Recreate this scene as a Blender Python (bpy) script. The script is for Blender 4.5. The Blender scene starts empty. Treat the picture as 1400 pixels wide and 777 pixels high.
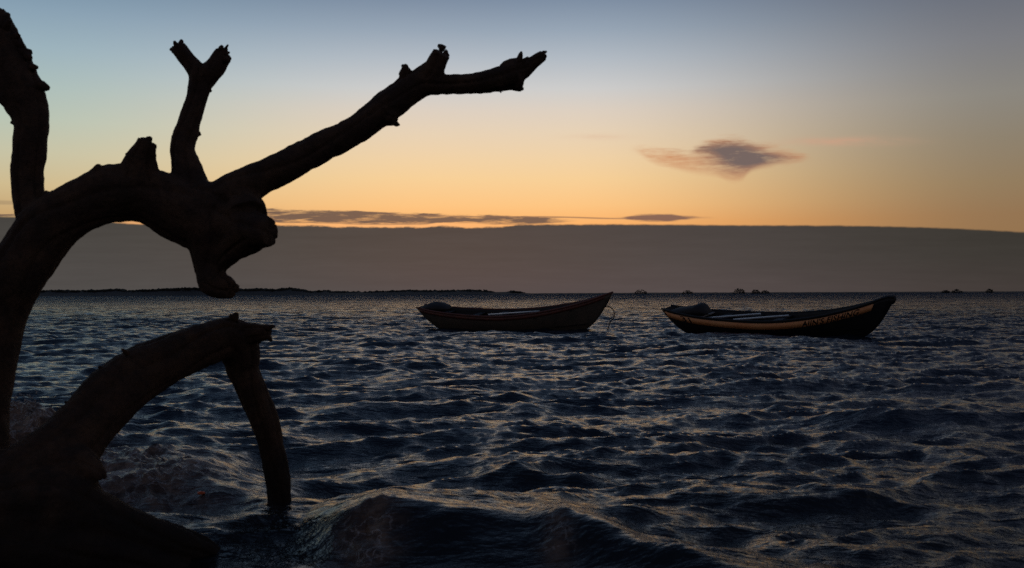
import bpy, bmesh, math, random
import numpy as np
from mathutils import Vector, Matrix, noise
R = math.radians
random.seed(7)
rng = np.random.default_rng(11)
S = bpy.context.scene
C = S.collection

# ------------------------------------------------------------------ camera
H = 1.35                    # eye height over the water
F = 1361.1                  # 35 mm lens on a 36 mm sensor, in pixels of the 1400 px photograph
HY = 401.5                  # horizon row at the middle column
ROLL = 0.0035               # the photograph leans a little
cam_d = bpy.data.cameras.new('camera'); cam = bpy.data.objects.new('camera', cam_d); C.objects.link(cam)
cam_d.lens = 35; cam_d.sensor_width = 36; cam_d.clip_start = 0.05; cam_d.clip_end = 30000
tilt = math.atan((HY - 388.5) / F)
cam.matrix_world = (Matrix.Translation((0, 0, H)) @ Matrix.Rotation(R(90) + tilt, 4, 'X') @ Matrix.Rotation(-ROLL, 4, 'Z'))
cam_d.dof.use_dof = True; cam_d.dof.focus_distance = 26; cam_d.dof.aperture_fstop = 4.0
S.camera = cam
CM = cam.matrix_world.to_3x3()

def P(px, py, d):
    """point of the place that lies d metres in front of the lens"""
    v = CM @ Vector(((px - 700) / F, -(py - 388.5) / F, -1.0))
    return Vector((v.x / v.y * d, d, H + v.z / v.y * d))

# ------------------------------------------------------------------ view + world + sun
S.view_settings.view_transform = 'Standard'; S.view_settings.look = 'None'
S.view_settings.gamma = 1; S.view_settings.exposure = 0.0; S.view_settings.use_curve_mapping = False
S.cycles.use_denoising = False
S.cycles.max_bounces = 6; S.cycles.glossy_bounces = 3; S.cycles.diffuse_bounces = 2
S.cycles.sample_clamp_indirect = 2.0

def lin(c):
    out = []
    for v in c[:3]:
        v = v / 255.0
        out.append(v / 12.92 if v <= 0.04045 else ((v + 0.055) / 1.055) ** 2.4)
    return (*out, 1.0)

SUN_EL, SUN_AZ = 1.2, -4.0          # just over the sea behind the cloud bank, a little left of the lens axis
W = bpy.data.worlds.new('World'); S.world = W; W.use_nodes = True
nt = W.node_tree; nt.nodes.clear(); NL = nt.links

def N(tree, kind, **kw):
    n = tree.nodes.new(kind)
    for k, v in kw.items():
        if k.startswith('i_'):
            n.inputs[int(k[2:]) if k[2:].isdigit() else k[2:].replace('_', ' ')].default_value = v
        else:
            setattr(n, k, v)
    return n

class G:
    """small helper to write node maths"""
    def __init__(s, tree): s.t = tree
    def m(s, op, a, b=None, c=None, clamp=False):
        n = s.t.nodes.new('ShaderNodeMath'); n.operation = op; n.use_clamp = clamp
        for i, v in enumerate((a, b, c)):
            if v is None: continue
            if isinstance(v, (int, float)): n.inputs[i].default_value = v
            else: s.t.links.new(v, n.inputs[i])
        return n.outputs[0]
    def step(s, x, a, b, lo=0.0, hi=1.0):
        n = s.t.nodes.new('ShaderNodeMapRange'); n.interpolation_type = 'SMOOTHSTEP'
        s.t.links.new(x, n.inputs[0])
        for i, v in ((1, a), (2, b), (3, lo), (4, hi)):
            if isinstance(v, (int, float)): n.inputs[i].default_value = v
            else: s.t.links.new(v, n.inputs[i])
        return n.outputs[0]
    def mix(s, f, a, b, mode='MIX'):
        n = s.t.nodes.new('ShaderNodeMix'); n.data_type = 'RGBA'; n.blend_type = mode
        if isinstance(f, (int, float)): n.inputs[0].default_value = f
        else: s.t.links.new(f, n.inputs[0])
        for i, v in ((6, a), (7, b)):
            if isinstance(v, tuple): n.inputs[i].default_value = v
            else: s.t.links.new(v, n.inputs[i])
        return n.outputs[2]
    def ramp(s, x, stops, interp='LINEAR'):
        n = s.t.nodes.new('ShaderNodeValToRGB'); cr = n.color_ramp; cr.interpolation = interp
        while len(cr.elements) > 1: cr.elements.remove(cr.elements[-1])
        cr.elements[0].position = stops[0][0]; cr.elements[0].color = stops[0][1]
        for p, c in stops[1:]:
            e = cr.elements.new(p); e.color = c
        s.t.links.new(x, n.inputs[0]); return n.outputs[0]
    def curve(s, x, pts):
        n = s.t.nodes.new('ShaderNodeFloatCurve'); c = n.mapping.curves[0]
        n.mapping.use_clip = False
        while len(c.points) > 2: c.points.remove(c.points[-1])
        c.points[0].location = pts[0]; c.points[1].location = pts[-1]
        for p in pts[1:-1]: c.points.new(*p)
        for p in c.points: p.handle_type = 'AUTO_CLAMPED'
        n.mapping.update(); s.t.links.new(x, n.inputs[1]); return n.outputs[0]
    def noise(s, vec, scale, detail=4, rough=0.5, dist=0.0):
        n = s.t.nodes.new('ShaderNodeTexNoise'); n.inputs['Scale'].default_value = scale
        n.inputs['Detail'].default_value = detail; n.inputs['Roughness'].default_value = rough
        n.inputs['Distortion'].default_value = dist
        s.t.links.new(vec, n.inputs['Vector']); return n.outputs[0]

g = G(nt)
tc = N(nt, 'ShaderNodeTexCoord'); sp = N(nt, 'ShaderNodeSeparateXYZ'); NL.new(tc.outputs['Generated'], sp.inputs[0])
dx, dy, dz = sp.outputs
hyp = g.m('SQRT', g.m('ADD', g.m('MULTIPLY', dx, dx), g.m('MULTIPLY', dy, dy)))
hyp = g.m('MAXIMUM', hyp, 1e-4)
te = g.m('MAXIMUM', g.m('DIVIDE', dz, hyp), 0.0)             # tangent of the elevation
tt = g.m('DIVIDE', te, g.m('ADD', te, 0.3))
az = g.m('ARCTAN2', dx, dy)                                   # 0 towards the sunset, + to the right

def stops(rows):
    """rows: (height above the horizon as tangent, sRGB colour)"""
    return [(t / (t + 0.3), lin(c)) for t, c in rows]
mid = g.ramp(tt, stops([(0.0, (236, 160, 90)), (0.07, (255, 182, 108)), (0.088, (255, 199, 132)), (0.115, (249, 210, 154)), (0.135, (243, 212, 168)),
      (0.162, (233, 212, 184)), (0.184, (223, 210, 195)), (0.206, (207, 207, 206)), (0.236, (180, 189, 198)), (0.265, (152, 167, 183)), (0.295, (127, 144, 165)), (0.5, (88, 107, 134)), (1.2, (60, 77, 104)), (8.0, (46, 60, 84))]))
left = g.ramp(tt, stops([(0.0, (200, 140, 85)), (0.075, (200, 166, 116)), (0.10, (208, 188, 144)), (0.13, (200, 197, 168)),
      (0.16, (186, 198, 182)), (0.19, (172, 192, 188)), (0.225, (156, 180, 190)), (0.26, (138, 163, 181)), (0.295, (116, 143, 165)), (0.5, (80, 103, 130)), (1.2, (48, 64, 90)), (8.0, (46, 60, 84))]))
right = g.ramp(tt, stops([(0.0, (150, 112, 68)), (0.07, (150, 118, 84)), (0.10, (148, 126, 96)), (0.14, (143, 131, 112)),
      (0.18, (140, 136, 128)), (0.23, (124, 125, 130)), (0.265, (110, 114, 124)), (0.295, (97, 102, 117)), (0.5, (70, 79, 100)), (1.2, (46, 58, 82)), (8.0, (46, 60, 84))]))
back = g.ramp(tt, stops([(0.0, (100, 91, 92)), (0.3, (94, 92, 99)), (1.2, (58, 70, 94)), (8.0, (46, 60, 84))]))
sky = g.mix(g.step(az, -0.07, -0.50), mid, left)
sky = g.mix(g.step(az, 0.05, 0.48), sky, right)
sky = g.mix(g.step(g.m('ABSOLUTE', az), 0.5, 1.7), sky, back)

# picture-plane tangents towards the sunset (directions of the sky, not of the lens)
yf = g.m('MAXIMUM', dy, 0.02)
X = g.m('ADD', g.m('DIVIDE', dx, yf), 0.0)
Z = g.m('DIVIDE', dz, yf)
U = g.m('ADD', g.m('MULTIPLY', X, F / 1400.0), 0.5)          # 0..1 over the visible arc
front = g.step(dy, 0.05, 0.3)
def zrow(x, y):                                              # photograph row -> tangent of elevation
    return (HY - y - (x - 700) * ROLL) / F
def row_curve(pts): return g.curve(U, [(x / 1400.0, zrow(x, y) * 4) for x, y in pts])
def unscale(v): return g.m('MULTIPLY', v, 0.25)
# streaky coordinates
cb = N(nt, 'ShaderNodeCombineXYZ'); NL.new(X, cb.inputs[0]); NL.new(Z, cb.inputs[1])
def streak(sx, sy, scale, detail=5, rough=0.55, rot=0.0):
    mp = N(nt, 'ShaderNodeMapping'); mp.inputs['Scale'].default_value = (sx, sy, 1); mp.inputs['Rotation'].default_value = (0, 0, rot)
    NL.new(cb.outputs[0], mp.inputs['Vector'])
    return g.noise(mp.outputs[0], scale, detail, rough)
n_fine = g.m('SUBTRACT', streak(1, 14, 9, 6, 0.6), 0.5)
n_lump = g.m('SUBTRACT', streak(1, 2.0, 60, 4, 0.6), 0.5)
n_rag = g.m('SUBTRACT', streak(1, 7, 34, 5, 0.65, 0.03), 0.5)
n_wisp = g.m('SUBTRACT', streak(1, 4.5, 26, 6, 0.62, 0.12), 0.5)

def band(top, bot, soft_t, soft_b, amp, nz):
    zt = g.m('ADD', unscale(row_curve(top)), g.m('MULTIPLY', nz, amp))
    zb = g.m('ADD', unscale(row_curve(bot)), g.m('MULTIPLY', nz, amp))
    a = g.step(Z, g.m('ADD', zt, soft_t), g.m('SUBTRACT', zt, soft_t))
    b = g.step(Z, g.m('SUBTRACT', zb, soft_b), g.m('ADD', zb, soft_b))
    return g.m('MULTIPLY', g.m('MULTIPLY', a, b), front)

# small wind-drawn cloud over the right boat
wt = [(0, 200), (860, 201), (900, 205), (935, 209), (955, 199), (985, 191), (1005, 190), (1035, 198), (1065, 203), (1095, 211), (1110, 216), (1400, 217)]
wb = [(0, 203), (860, 204), (895, 222), (935, 233), (975, 238), (1006, 247), (1028, 234), (1060, 225), (1090, 221), (1110, 216), (1400, 216)]
wisp = band(wt, wb, 0.0055, 0.0040, 0.012, g.m('ADD', n_wisp, g.m('MULTIPLY', n_rag, 0.5)))
def blob(x, y, rx, ry, k=1.0):
    cx, cz = (x - 700) / F, zrow(x, y)
    a = g.m('DIVIDE', g.m('SUBTRACT', X, cx), rx / F); b = g.m('DIVIDE', g.m('SUBTRACT', Z, cz), ry / F)
    d = g.m('ADD', g.m('MULTIPLY', a, a), g.m('MULTIPLY', b, b))
    return g.m('MULTIPLY', g.m('EXPONENT', g.m('MULTIPLY', d, -1.0)), k)
wisp = g.m('MULTIPLY', wisp, g.m('MULTIPLY', g.step(U, 0.612, 0.632), g.step(U, 0.797, 0.785)))
core = g.m('ADD', g.m('ADD', blob(1010, 214, 42, 24), blob(1055, 217, 45, 9, 0.6)), blob(962, 203, 40, 8, 0.5), clamp=True)
core = g.m('MULTIPLY', core, g.m('ADD', 1.0, g.m('MULTIPLY', n_wisp, 0.8)), clamp=True)
wcol = g.mix(core, lin((208, 148, 106)), lin((118, 102, 98)))
wop = g.m('MULTIPLY', wisp, g.m('ADD', g.m('MULTIPLY', core, 0.5), g.m('ADD', 0.56, g.m('ADD', g.m('MULTIPLY', n_wisp, 1.9), g.m('MULTIPLY', n_rag, 0.9)))), clamp=True)
sky = g.mix(wop, sky, wcol)
pink = g.m('MULTIPLY', g.m('MULTIPLY', g.m('ADD', blob(1160, 193, 70, 6), blob(820, 187, 40, 4, 0.4)), g.m('ADD', 0.6, g.m('MULTIPLY', n_wisp, 2.4))), 0.62, clamp=True)
sky = g.mix(g.m('MULTIPLY', pink, front), sky, lin((214, 160, 132)))
# long streaks lying just over the bank
glow = g.m('ADD', blob(540, 309, 170, 8, 1.0), blob(182, 305, 30, 5, 0.8), clamp=True)
sky = g.mix(g.m('MULTIPLY', glow, front), sky, lin((255, 184, 118)))
s1 = band([(0, 293), (250, 290), (350, 286), (400, 286.5), (450, 288), (500, 290), (560, 292), (640, 294), (700, 296), (760, 299), (800, 302), (1400, 303)],
          [(0, 300), (160, 303), (250, 304), (350, 304), (400, 305), (450, 305), (500, 307), (560, 307), (640, 304), (690, 307), (760, 305), (800, 302.5), (1400, 302)],
          0.0012, 0.0009, 0.008, g.m('ADD', g.m('MULTIPLY', n_fine, 0.7), g.m('MULTIPLY', n_rag, 0.7)))
s1 = g.m('MULTIPLY', s1, g.m('ADD', 0.88, g.m('ADD', g.m('MULTIPLY', n_fine, 3.0), g.m('MULTIPLY', n_rag, 3.0))), clamp=True)
s1 = g.m('MULTIPLY', s1, g.step(U, 0.57, 0.53))
sky = g.mix(g.m('MULTIPLY', s1, 0.95), sky, lin((106, 86, 77)))
s2 = band([(0, 290), (500, 290.5), (560, 293), (650, 295.5), (760, 296), (840, 298), (900, 299.5), (1400, 300)],
          [(0, 290), (500, 291), (560, 294), (650, 297), (760, 298), (840, 299.5), (900, 299.5), (1400, 300)], 0.0006, 0.0006, 0.002, n_fine)
s2 = g.m('MULTIPLY', g.m('MULTIPLY', s2, g.step(U, 0.70, 0.60)), g.step(U, 0.34, 0.37))
sky = g.mix(g.m('MULTIPLY', s2, 0.7), sky, lin((140, 104, 84)))
s3 = band([(0, 298), (845, 298), (870, 294.5), (910, 292.5), (935, 296), (965, 298), (1400, 298)],
          [(0, 298), (845, 298), (870, 301.5), (910, 302.5), (935, 300), (965, 298), (1400, 298)], 0.0013, 0.0013, 0.005, n_rag)
s3 = g.m('MULTIPLY', g.m('MULTIPLY', s3, g.step(U, 0.705, 0.68)), g.step(U, 0.595, 0.615))
sky = g.mix(g.m('MULTIPLY', s3, 0.9), sky, lin((118, 88, 82)))
s4 = band([(0, 274), (40, 276), (120, 281), (1400, 281)], [(0, 280), (40, 280), (120, 281), (1400, 281)], 0.001, 0.001, 0.003, n_fine)
s4 = g.m('MULTIPLY', s4, g.step(U, 0.09, 0.03))
sky = g.mix(g.m('MULTIPLY', s4, 0.4), sky, lin((140, 120, 96)))
# the grey cloud bank that lies on the horizon
edge = unscale(row_curve([(0, 297), (100, 300), (160, 305), (200, 307), (260, 306), (330, 307), (400, 309), (460, 310.5), (550, 311.5), (610, 310.5), (645, 312), (672, 311.5), (705, 308.5), (760, 307.5), (850, 307.5), (1000, 308.5), (1200, 310), (1300, 313), (1400, 318)]))
edge = g.m('ADD', edge, g.m('MULTIPLY', n_lump, g.m('ADD', 0.0018, g.m('MULTIPLY', blob(520, 308, 230, 400), 0.0040))))
edge_all = g.m('ADD', g.m('MULTIPLY', edge, front), g.m('MULTIPLY', g.m('SUBTRACT', 1.0, front), 0.05))
zz = g.m('ADD', g.m('MULTIPLY', Z, front), g.m('MULTIPLY', te, g.m('SUBTRACT', 1.0, front)))
bank = g.step(zz, g.m('ADD', edge_all, 0.0016), g.m('SUBTRACT', edge_all, 0.0010))
bankL = g.ramp(g.m('MULTIPLY', te, 12.0), [(0.0, lin((80, 77, 75))), (0.4, lin((75, 73, 71))), (1.0, lin((66, 65, 62)))])
bankR = g.ramp(g.m('MULTIPLY', te, 12.0), [(0.0, lin((68, 61, 58))), (0.4, lin((60, 57, 53))), (1.0, lin((53, 52, 47)))])
bankM = g.ramp(g.m('MULTIPLY', te, 12.0), [(0.0, lin((86, 77, 76))), (0.4, lin((77, 72, 71))), (1.0, lin((71, 67, 66)))])
bcol = g.mix(g.step(az, -0.35, 0.02), bankL, bankM)
bcol = g.mix(g.step(az, 0.12, 0.5), bcol, bankR)
tone = g.m('ADD', 1.0, g.m('ADD', g.m('MULTIPLY', n_fine, 0.28), g.m('MULTIPLY', n_rag, 0.10)))
tn = N(nt, 'ShaderNodeVectorMath', operation='SCALE'); NL.new(bcol, tn.inputs[0]); NL.new(tone, tn.inputs['Scale'])
sky = g.mix(bank, sky, tn.outputs[0])

nish = N(nt, 'ShaderNodeTexSky'); nish.sky_type = 'NISHITA'; nish.sun_disc = False
nish.sun_elevation = R(SUN_EL); nish.sun_rotation = R(SUN_AZ); nish.dust_density = 2.0
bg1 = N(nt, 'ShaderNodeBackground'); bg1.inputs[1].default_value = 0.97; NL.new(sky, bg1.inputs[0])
bg2 = N(nt, 'ShaderNodeBackground'); bg2.inputs[1].default_value = 0.0012; NL.new(nish.outputs[0], bg2.inputs[0])
ad = N(nt, 'ShaderNodeAddShader'); NL.new(bg1.outputs[0], ad.inputs[0]); NL.new(bg2.outputs[0], ad.inputs[1])
ow = N(nt, 'ShaderNodeOutputWorld'); NL.new(ad.outputs[0], ow.inputs[0])

sun_d = bpy.data.lights.new('sun', 'SUN'); sun = bpy.data.objects.new('sun', sun_d); C.objects.link(sun)
sun_d.energy = 0.03; sun_d.angle = R(30); sun_d.color = (1.0, 0.62, 0.34)
sd = Vector((math.sin(R(SUN_AZ)) * math.cos(R(4)), math.cos(R(SUN_AZ)) * math.cos(R(4)), math.sin(R(4))))
sun.rotation_euler = sd.to_track_quat('Z', 'Y').to_euler()

# ------------------------------------------------------------------ helpers
def mat(name):
    m = bpy.data.materials.new(name); m.use_nodes = True
    t = m.node_tree; b = t.nodes['Principled BSDF']
    return m, t, b, G(t)

def mesh_obj(name, verts, faces, m=None, parent=None, smooth=True):
    me = bpy.data.meshes.new(name); me.from_pydata([tuple(v) for v in verts], [], faces); me.update()
    if smooth: me.polygons.foreach_set('use_smooth', [True] * len(me.polygons))
    if m: me.materials.append(m)
    o = bpy.data.objects.new(name, me); C.objects.link(o)
    if parent: o.parent = parent
    return o

def tag(o, label=None, cat=None, group=None, kind=None):
    if label: o['label'] = label
    if cat: o['category'] = cat
    if group: o['group'] = group
    if kind: o['kind'] = kind
    return o

def empty(name, loc=(0, 0, 0), rot=(0, 0, 0)):
    o = bpy.data.objects.new(name, None); C.objects.link(o); o.location = loc; o.rotation_euler = rot
    o.empty_display_size = 0.2
    return o

class MB:
    def __init__(s): s.v = []; s.f = []
    def add(s, v, f):
        k = len(s.v); s.v += [Vector(p) for p in v]; s.f += [tuple(i + k for i in q) for q in f]
    def box(s, lo, hi):
        x0, y0, z0 = lo; x1, y1, z1 = hi
        s.add([(x0, y0, z0), (x1, y0, z0), (x1, y1, z0), (x0, y1, z0), (x0, y0, z1), (x1, y0, z1), (x1, y1, z1), (x0, y1, z1)],
              [(3, 2, 1, 0), (4, 5, 6, 7), (0, 1, 5, 4), (1, 2, 6, 5), (2, 3, 7, 6), (3, 0, 4, 7)])
    def tube(s, pts, rad, seg=8, cap=True):
        pts = [Vector(p) for p in pts]; n = len(pts)
        if not hasattr(rad, '__len__'): rad = [rad] * n
        rings = []; up = Vector((0, 1, 0.13)).normalized(); V = []
        for i, p in enumerate(pts):
            t = (pts[min(i + 1, n - 1)] - pts[max(i - 1, 0)]).normalized()
            a = t.cross(up)
            if a.length < 1e-3: a = t.cross(Vector((1, 0, 0)))
            a.normalize(); b = t.cross(a)
            for k in range(seg):
                w = 2 * math.pi * k / seg
                rr = rad[i](w, i) if callable(rad[i]) else rad[i]
                V.append(p + (a * math.cos(w) + b * math.sin(w)) * rr)
        Fc = []
        for i in range(n - 1):
            for k in range(seg):
                a0 = i * seg + k; a1 = i * seg + (k + 1) % seg
                Fc.append((a0, a0 + seg, a1 + seg, a1))
        if cap:
            Fc.append(tuple(range(seg))); Fc.append(tuple((n - 1) * seg + k for k in reversed(range(seg))))
        s.add(V, Fc)
    def ball(s, c, r, sub=2, nz=0.0, squash=(1, 1, 1), seed=0):
        bm = bmesh.new(); bmesh.ops.create_icosphere(bm, subdivisions=sub, radius=1)
        V = []
        for v in bm.verts:
            k = 1 + nz * noise.noise(v.co * 1.7 + Vector((seed * 3.1, seed, 0)))
            V.append(Vector(c) + Vector((v.co.x * squash[0], v.co.y * squash[1], v.co.z * squash[2])) * r * k)
        Fc = [tuple(v.index for v in f.verts) for f in bm.faces]; bm.free(); s.add(V, Fc)
    def build(s, name, m, parent=None, smooth=True): return mesh_obj(name, s.v, s.f, m, parent, smooth)

def catmull(pts, k):
    pts = [np.array(p, float) for p in pts]; out = []
    for i in range(len(pts) - 1):
        p0 = pts[max(i - 1, 0)]; p1 = pts[i]; p2 = pts[i + 1]; p3 = pts[min(i + 2, len(pts) - 1)]
        for j in range(k):
            t = j / k
            out.append(0.5 * ((2 * p1) + (-p0 + p2) * t + (2 * p0 - 5 * p1 + 4 * p2 - p3) * t * t + (-p0 + 3 * p1 - 3 * p2 + p3) * t ** 3))
    out.append(pts[-1]); return out

# ------------------------------------------------------------------ water
# rows of the sea: rings about the beach, closer together where the water is close
def sstep(x, a, b):
    t = np.clip((x - a) / (b - a), 0, 1); return t * t * (3 - 2 * t)

th_f = np.arange(-0.62, 0.6201, 0.0019)
th = np.concatenate([np.linspace(-math.pi, -0.66, 40), th_f, np.linspace(0.66, math.pi, 40)])
rr = [1.2]
while rr[-1] < 9000:
    r = rr[-1]
    rr.append(r + (0.10 if r < 3.6 else r * (0.0036 if r < 60 else 0.006 if r < 400 else 0.05)))
rr = np.array(rr)
TH, RR = np.meshgrid(th, rr)
x0 = (np.sin(TH) * RR).ravel(); y0 = (np.cos(TH) * RR).ravel(); r0 = RR.ravel()
spacing = np.where(r0 < 60, 0.0036, 0.006) * r0
nW = 230
lam = 0.085 * (2.9 / 0.085) ** ((np.arange(nW) + rng.uniform(0, 1, nW)) / nW)
lam[:12] = rng.uniform(3.0, 7.0, 12)
rng.shuffle(lam)
k = 2 * math.pi / lam
wind = R(-90 + 12)                                    # heading of the chop: on to the beach, slightly across
spread = 0.20 + 0.38 * np.clip(1.0 - lam, 0, 1)
train = np.where(rng.uniform(0, 1, nW) < 0.5, R(24), R(-20))   # two crossing trains make the peaked crests
ang = wind + train + rng.normal(0, 1, nW) * spread
ph = rng.uniform(0, 2 * math.pi, nW)
slope = 0.0245 * np.exp(-0.5 * (np.log(lam / 0.42) / 1.35) ** 2)
slope = np.where(lam > 2.9, 0.012, np.where(lam > 0.45, slope * 0.25, slope * 0.9))
amp = slope / k
zs = np.zeros_like(x0); xs = x0.copy(); ys = y0.copy()
fade_far = 1 / (1 + (r0 / 900.0) ** 2)
act = r0 < 3000
xa, ya, spa, fa = x0[act], y0[act], spacing[act], fade_far[act]
za = np.zeros_like(xa); dxa = np.zeros_like(xa); dya = np.zeros_like(xa)
# wave groups: patches of livelier and calmer water
grp = 1 + 0.22 * np.sin(0.55 * xa + 0.31 * ya + 1.0) * np.sin(0.23 * xa - 0.47 * ya + 2.0) + 0.18 * np.sin(0.9 * xa - 0.6 * ya) * np.sin(0.35 * xa + 0.8 * ya + .5)
for i in range(nW):
    cx, cy = math.cos(ang[i]), math.sin(ang[i])
    p = k[i] * (cx * xa + cy * ya) + ph[i]
    w = sstep(lam[i] / spa, 1.2, 3.0) * grp
    c = np.cos(p); s_ = np.sin(p)
    za += amp[i] * w * c
    q = (1.25 if lam[i] > 0.3 else 0.9) * amp[i] * w
    dxa -= q * cx * s_; dya -= q * cy * s_
def vnoise(x, y, s, seed=0):
    """cheap smooth value noise"""
    r_ = np.random.default_rng(seed).uniform(-1, 1, (256, 256))
    x = x * s; y = y * s; xi = np.floor(x).astype(int); yi = np.floor(y).astype(int)
    fx = x - xi; fy = y - yi; fx = fx * fx * (3 - 2 * fx); fy = fy * fy * (3 - 2 * fy)
    a = r_[xi % 256, yi % 256]; b = r_[(xi + 1) % 256, yi % 256]; c_ = r_[xi % 256, (yi + 1) % 256]; d = r_[(xi + 1) % 256, (yi + 1) % 256]
    return (a * (1 - fx) + b * fx) * (1 - fy) + (c_ * (1 - fx) + d * fx) * fy


def chop(x, y, freq, height, choppy, octaves, spa, seed):
    """peaked short-crested chop: warped |sin| ridges in crossing octaves"""
    ca, sa = math.cos(R(12)), math.sin(R(12))
    u = (x * ca + y * sa) * 0.38 * freq; v = (-x * sa + y * ca) * freq; h = np.zeros_like(x); a = height; f_ = freq
    for o_ in range(octaves):
        w = sstep((math.pi / f_) / spa, 1.2, 3.2)
        for sg in (1, -1):
            ux = u + sg * 3.1 + seed; vy = v + sg * 1.7
            n1 = vnoise(ux + 11.3, vy + 4.1, 1.0, 70 + o_); n2 = vnoise(ux - 6.7, vy + 9.9, 1.0, 80 + o_)
            p, q_ = ux + n1 * 1.25, vy + n2 * 1.25
            wx, wy = 1 - np.abs(np.sin(p)), 1 - np.abs(np.sin(q_))
            sx_, sy_ = np.abs(np.cos(p)), np.abs(np.cos(q_))
            wx = wx * (1 - wx) + sx_ * wx; wy = wy * (1 - wy) + sy_ * wy
            h += 1.0 * a * w * (1 - np.clip(wx * wy, 0, 1) ** 0.65) ** choppy
            rg = 1 - np.abs(np.sin(q_ + 0.9 * n1 + sg * 0.5 * ux))
            h += 0.5 * a * w * rg ** 1.7 * (0.6 + 0.4 * n2)
        ro_ = R(24) if o_ % 2 == 0 else R(-38)
        u, v = 1.89 * (math.cos(ro_) * u + math.sin(ro_) * v), 1.89 * (-math.sin(ro_) * u + math.cos(ro_) * v)
        f_ *= 1.89; a *= 0.40; choppy = choppy * 0.8 + 0.2
    return h
za_c = chop(xa, ya, 2.15, 0.051, 3.4, 5, spa, 0.0) + chop(xa, ya, 1.0, 0.045, 2.6, 1, spa, 7.0)
za += (za_c - za_c[r0[act] < 40].mean()) * (0.75 + 0.25 * grp)
za *= fa
# sharpen the crests a little and flatten the troughs
za = za + 1.2 * (za * za - 0.0022) * np.exp(-np.abs(za) * 2)

def breaker(line, h, front_w, back_w, lumps, seed):
    """a wave rearing up along a line of (x, y, height factor)"""
    L = np.array(line); near = (ya < 14) & (ya > 2) & (np.abs(xa) < 9)
    xx, yy = xa[near], ya[near]
    cy = np.interp(xx, L[:, 0], L[:, 1]); hf = np.interp(xx, L[:, 0], L[:, 2], left=0, right=0)
    cy = cy + 0.07 * vnoise(xx, yy * 0, 2.2, seed) + 0.03 * vnoise(xx, yy * 0, 6.1, seed + 1)
    hf = hf * (1 + lumps * vnoise(xx, yy * 0 + 5, 2.7, seed + 2))
    d = yy - cy                                         # + is behind the crest (seaward)
    prof = np.where(d < 0, np.exp(-(np.abs(d) / front_w) ** 2.0), np.exp(-(np.abs(d) / back_w) ** 1.4))
    z = np.zeros_like(xa); z[near] = h * hf * prof
    face = np.zeros_like(xa); face[near] = hf * np.exp(-((d + front_w * 0.8) / (front_w * 0.9)) ** 2)
    return z, face

b1, f1 = breaker([(-1.25, 5.75, 0), (-0.95, 5.62, 0.7), (-0.72, 5.55, 1.0), (-0.3, 5.45, 0.85), (0.05, 5.38, 0.7), (0.28, 5.33, 0.85), (0.55, 5.1, 0.7), (0.95, 4.75, 0.5), (1.5, 4.4, 0.2), (2.2, 4.2, 0)], 0.25, 0.30, 0.85, 0.12, 21)
b2, f2 = breaker([(-6, 7.9, 0.8), (-4.2, 7.7, 1.2), (-3.85, 7.7, 1.9), (-3.55, 7.7, 1.8), (-3.3, 7.8, 0.8), (-2.7, 7.8, 0.9), (-2.3, 7.6, 0.6), (-1.8, 7.4, 0)], 0.25, 0.8, 1.0, 0.25, 31)
b3, f3 = breaker([(-3.2, 6.6, 0), (-2.7, 6.7, 0.7), (-2.2, 6.9, 1.0), (-1.7, 6.6, 0.8), (-1.2, 6.2, 0.2), (-0.9, 6, 0)], 0.10, 0.30, 0.6, 0.2, 41)
turb = np.clip(np.maximum(f2 * 1.6, np.maximum(f3 * 0.5, 0.0)), 0, 1) * sstep(-xa, 1.2, 2.1)
tb1 = f1 * (np.exp(-((xa + 0.78) / 0.16) ** 2) + 0.7 * np.exp(-((xa - 0.22) / 0.08) ** 2))
turb = np.clip(turb + tb1, 0, 1)
nearm = r0[act] < 16
rough_n = np.zeros_like(xa)
rough_n[nearm] = sum(a * (1 - 2 * np.abs(vnoise(xa[nearm] + 0.2 * vnoise(xa[nearm], ya[nearm], 3, 9), ya[nearm], s, sd_))) for a, s, sd_ in ((0.028, 5, 51), (0.016, 11, 52), (0.009, 23, 53)))
calm = 1 - 0.6 * np.clip(f1 + b1 * 2.5, 0, 1)
za = za * calm + b1 + b2 + b3 + turb * rough_n * np.where(xa < -3.3, 1.9, 1.0)
zs[act] = za; xs[act] += dxa * fa; ys[act] += dya * fa
nr, nc = RR.shape
V = np.stack([xs, ys, zs], 1).astype(np.float32)
idx = np.arange(nr * nc).reshape(nr, nc)
q = np.stack([idx[:-1, :-1], idx[:-1, 1:], idx[1:, 1:], idx[1:, :-1]], -1).reshape(-1, 4)[:, ::-1]
me = bpy.data.meshes.new('water'); me.vertices.add(len(V)); me.vertices.foreach_set('co', V.ravel())
me.loops.add(q.size); me.loops.foreach_set('vertex_index', q.ravel().astype(np.int32))
me.polygons.add(len(q)); me.polygons.foreach_set('loop_start', np.arange(0, q.size, 4, dtype=np.int32))
me.polygons.foreach_set('use_smooth', np.ones(len(q), bool)); me.update(calc_edges=True)
at = me.attributes.new('turbid', 'FLOAT', 'POINT'); tv = np.zeros(len(V), np.float32); tv[act] = turb; at.data.foreach_set('value', tv)
at = me.attributes.new('calm', 'FLOAT', 'POINT'); tv = np.zeros(len(V), np.float32); tv[act] = np.clip(f1 * 1.3 - tb1, 0, 1); at.data.foreach_set('value', tv)
water = bpy.data.objects.new('water', me); C.objects.link(water); tag(water, kind='structure')
def sea_z(x, y):
    i = np.argmin((xs - x) ** 2 + (ys - y) ** 2); return float(zs[i])

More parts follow.
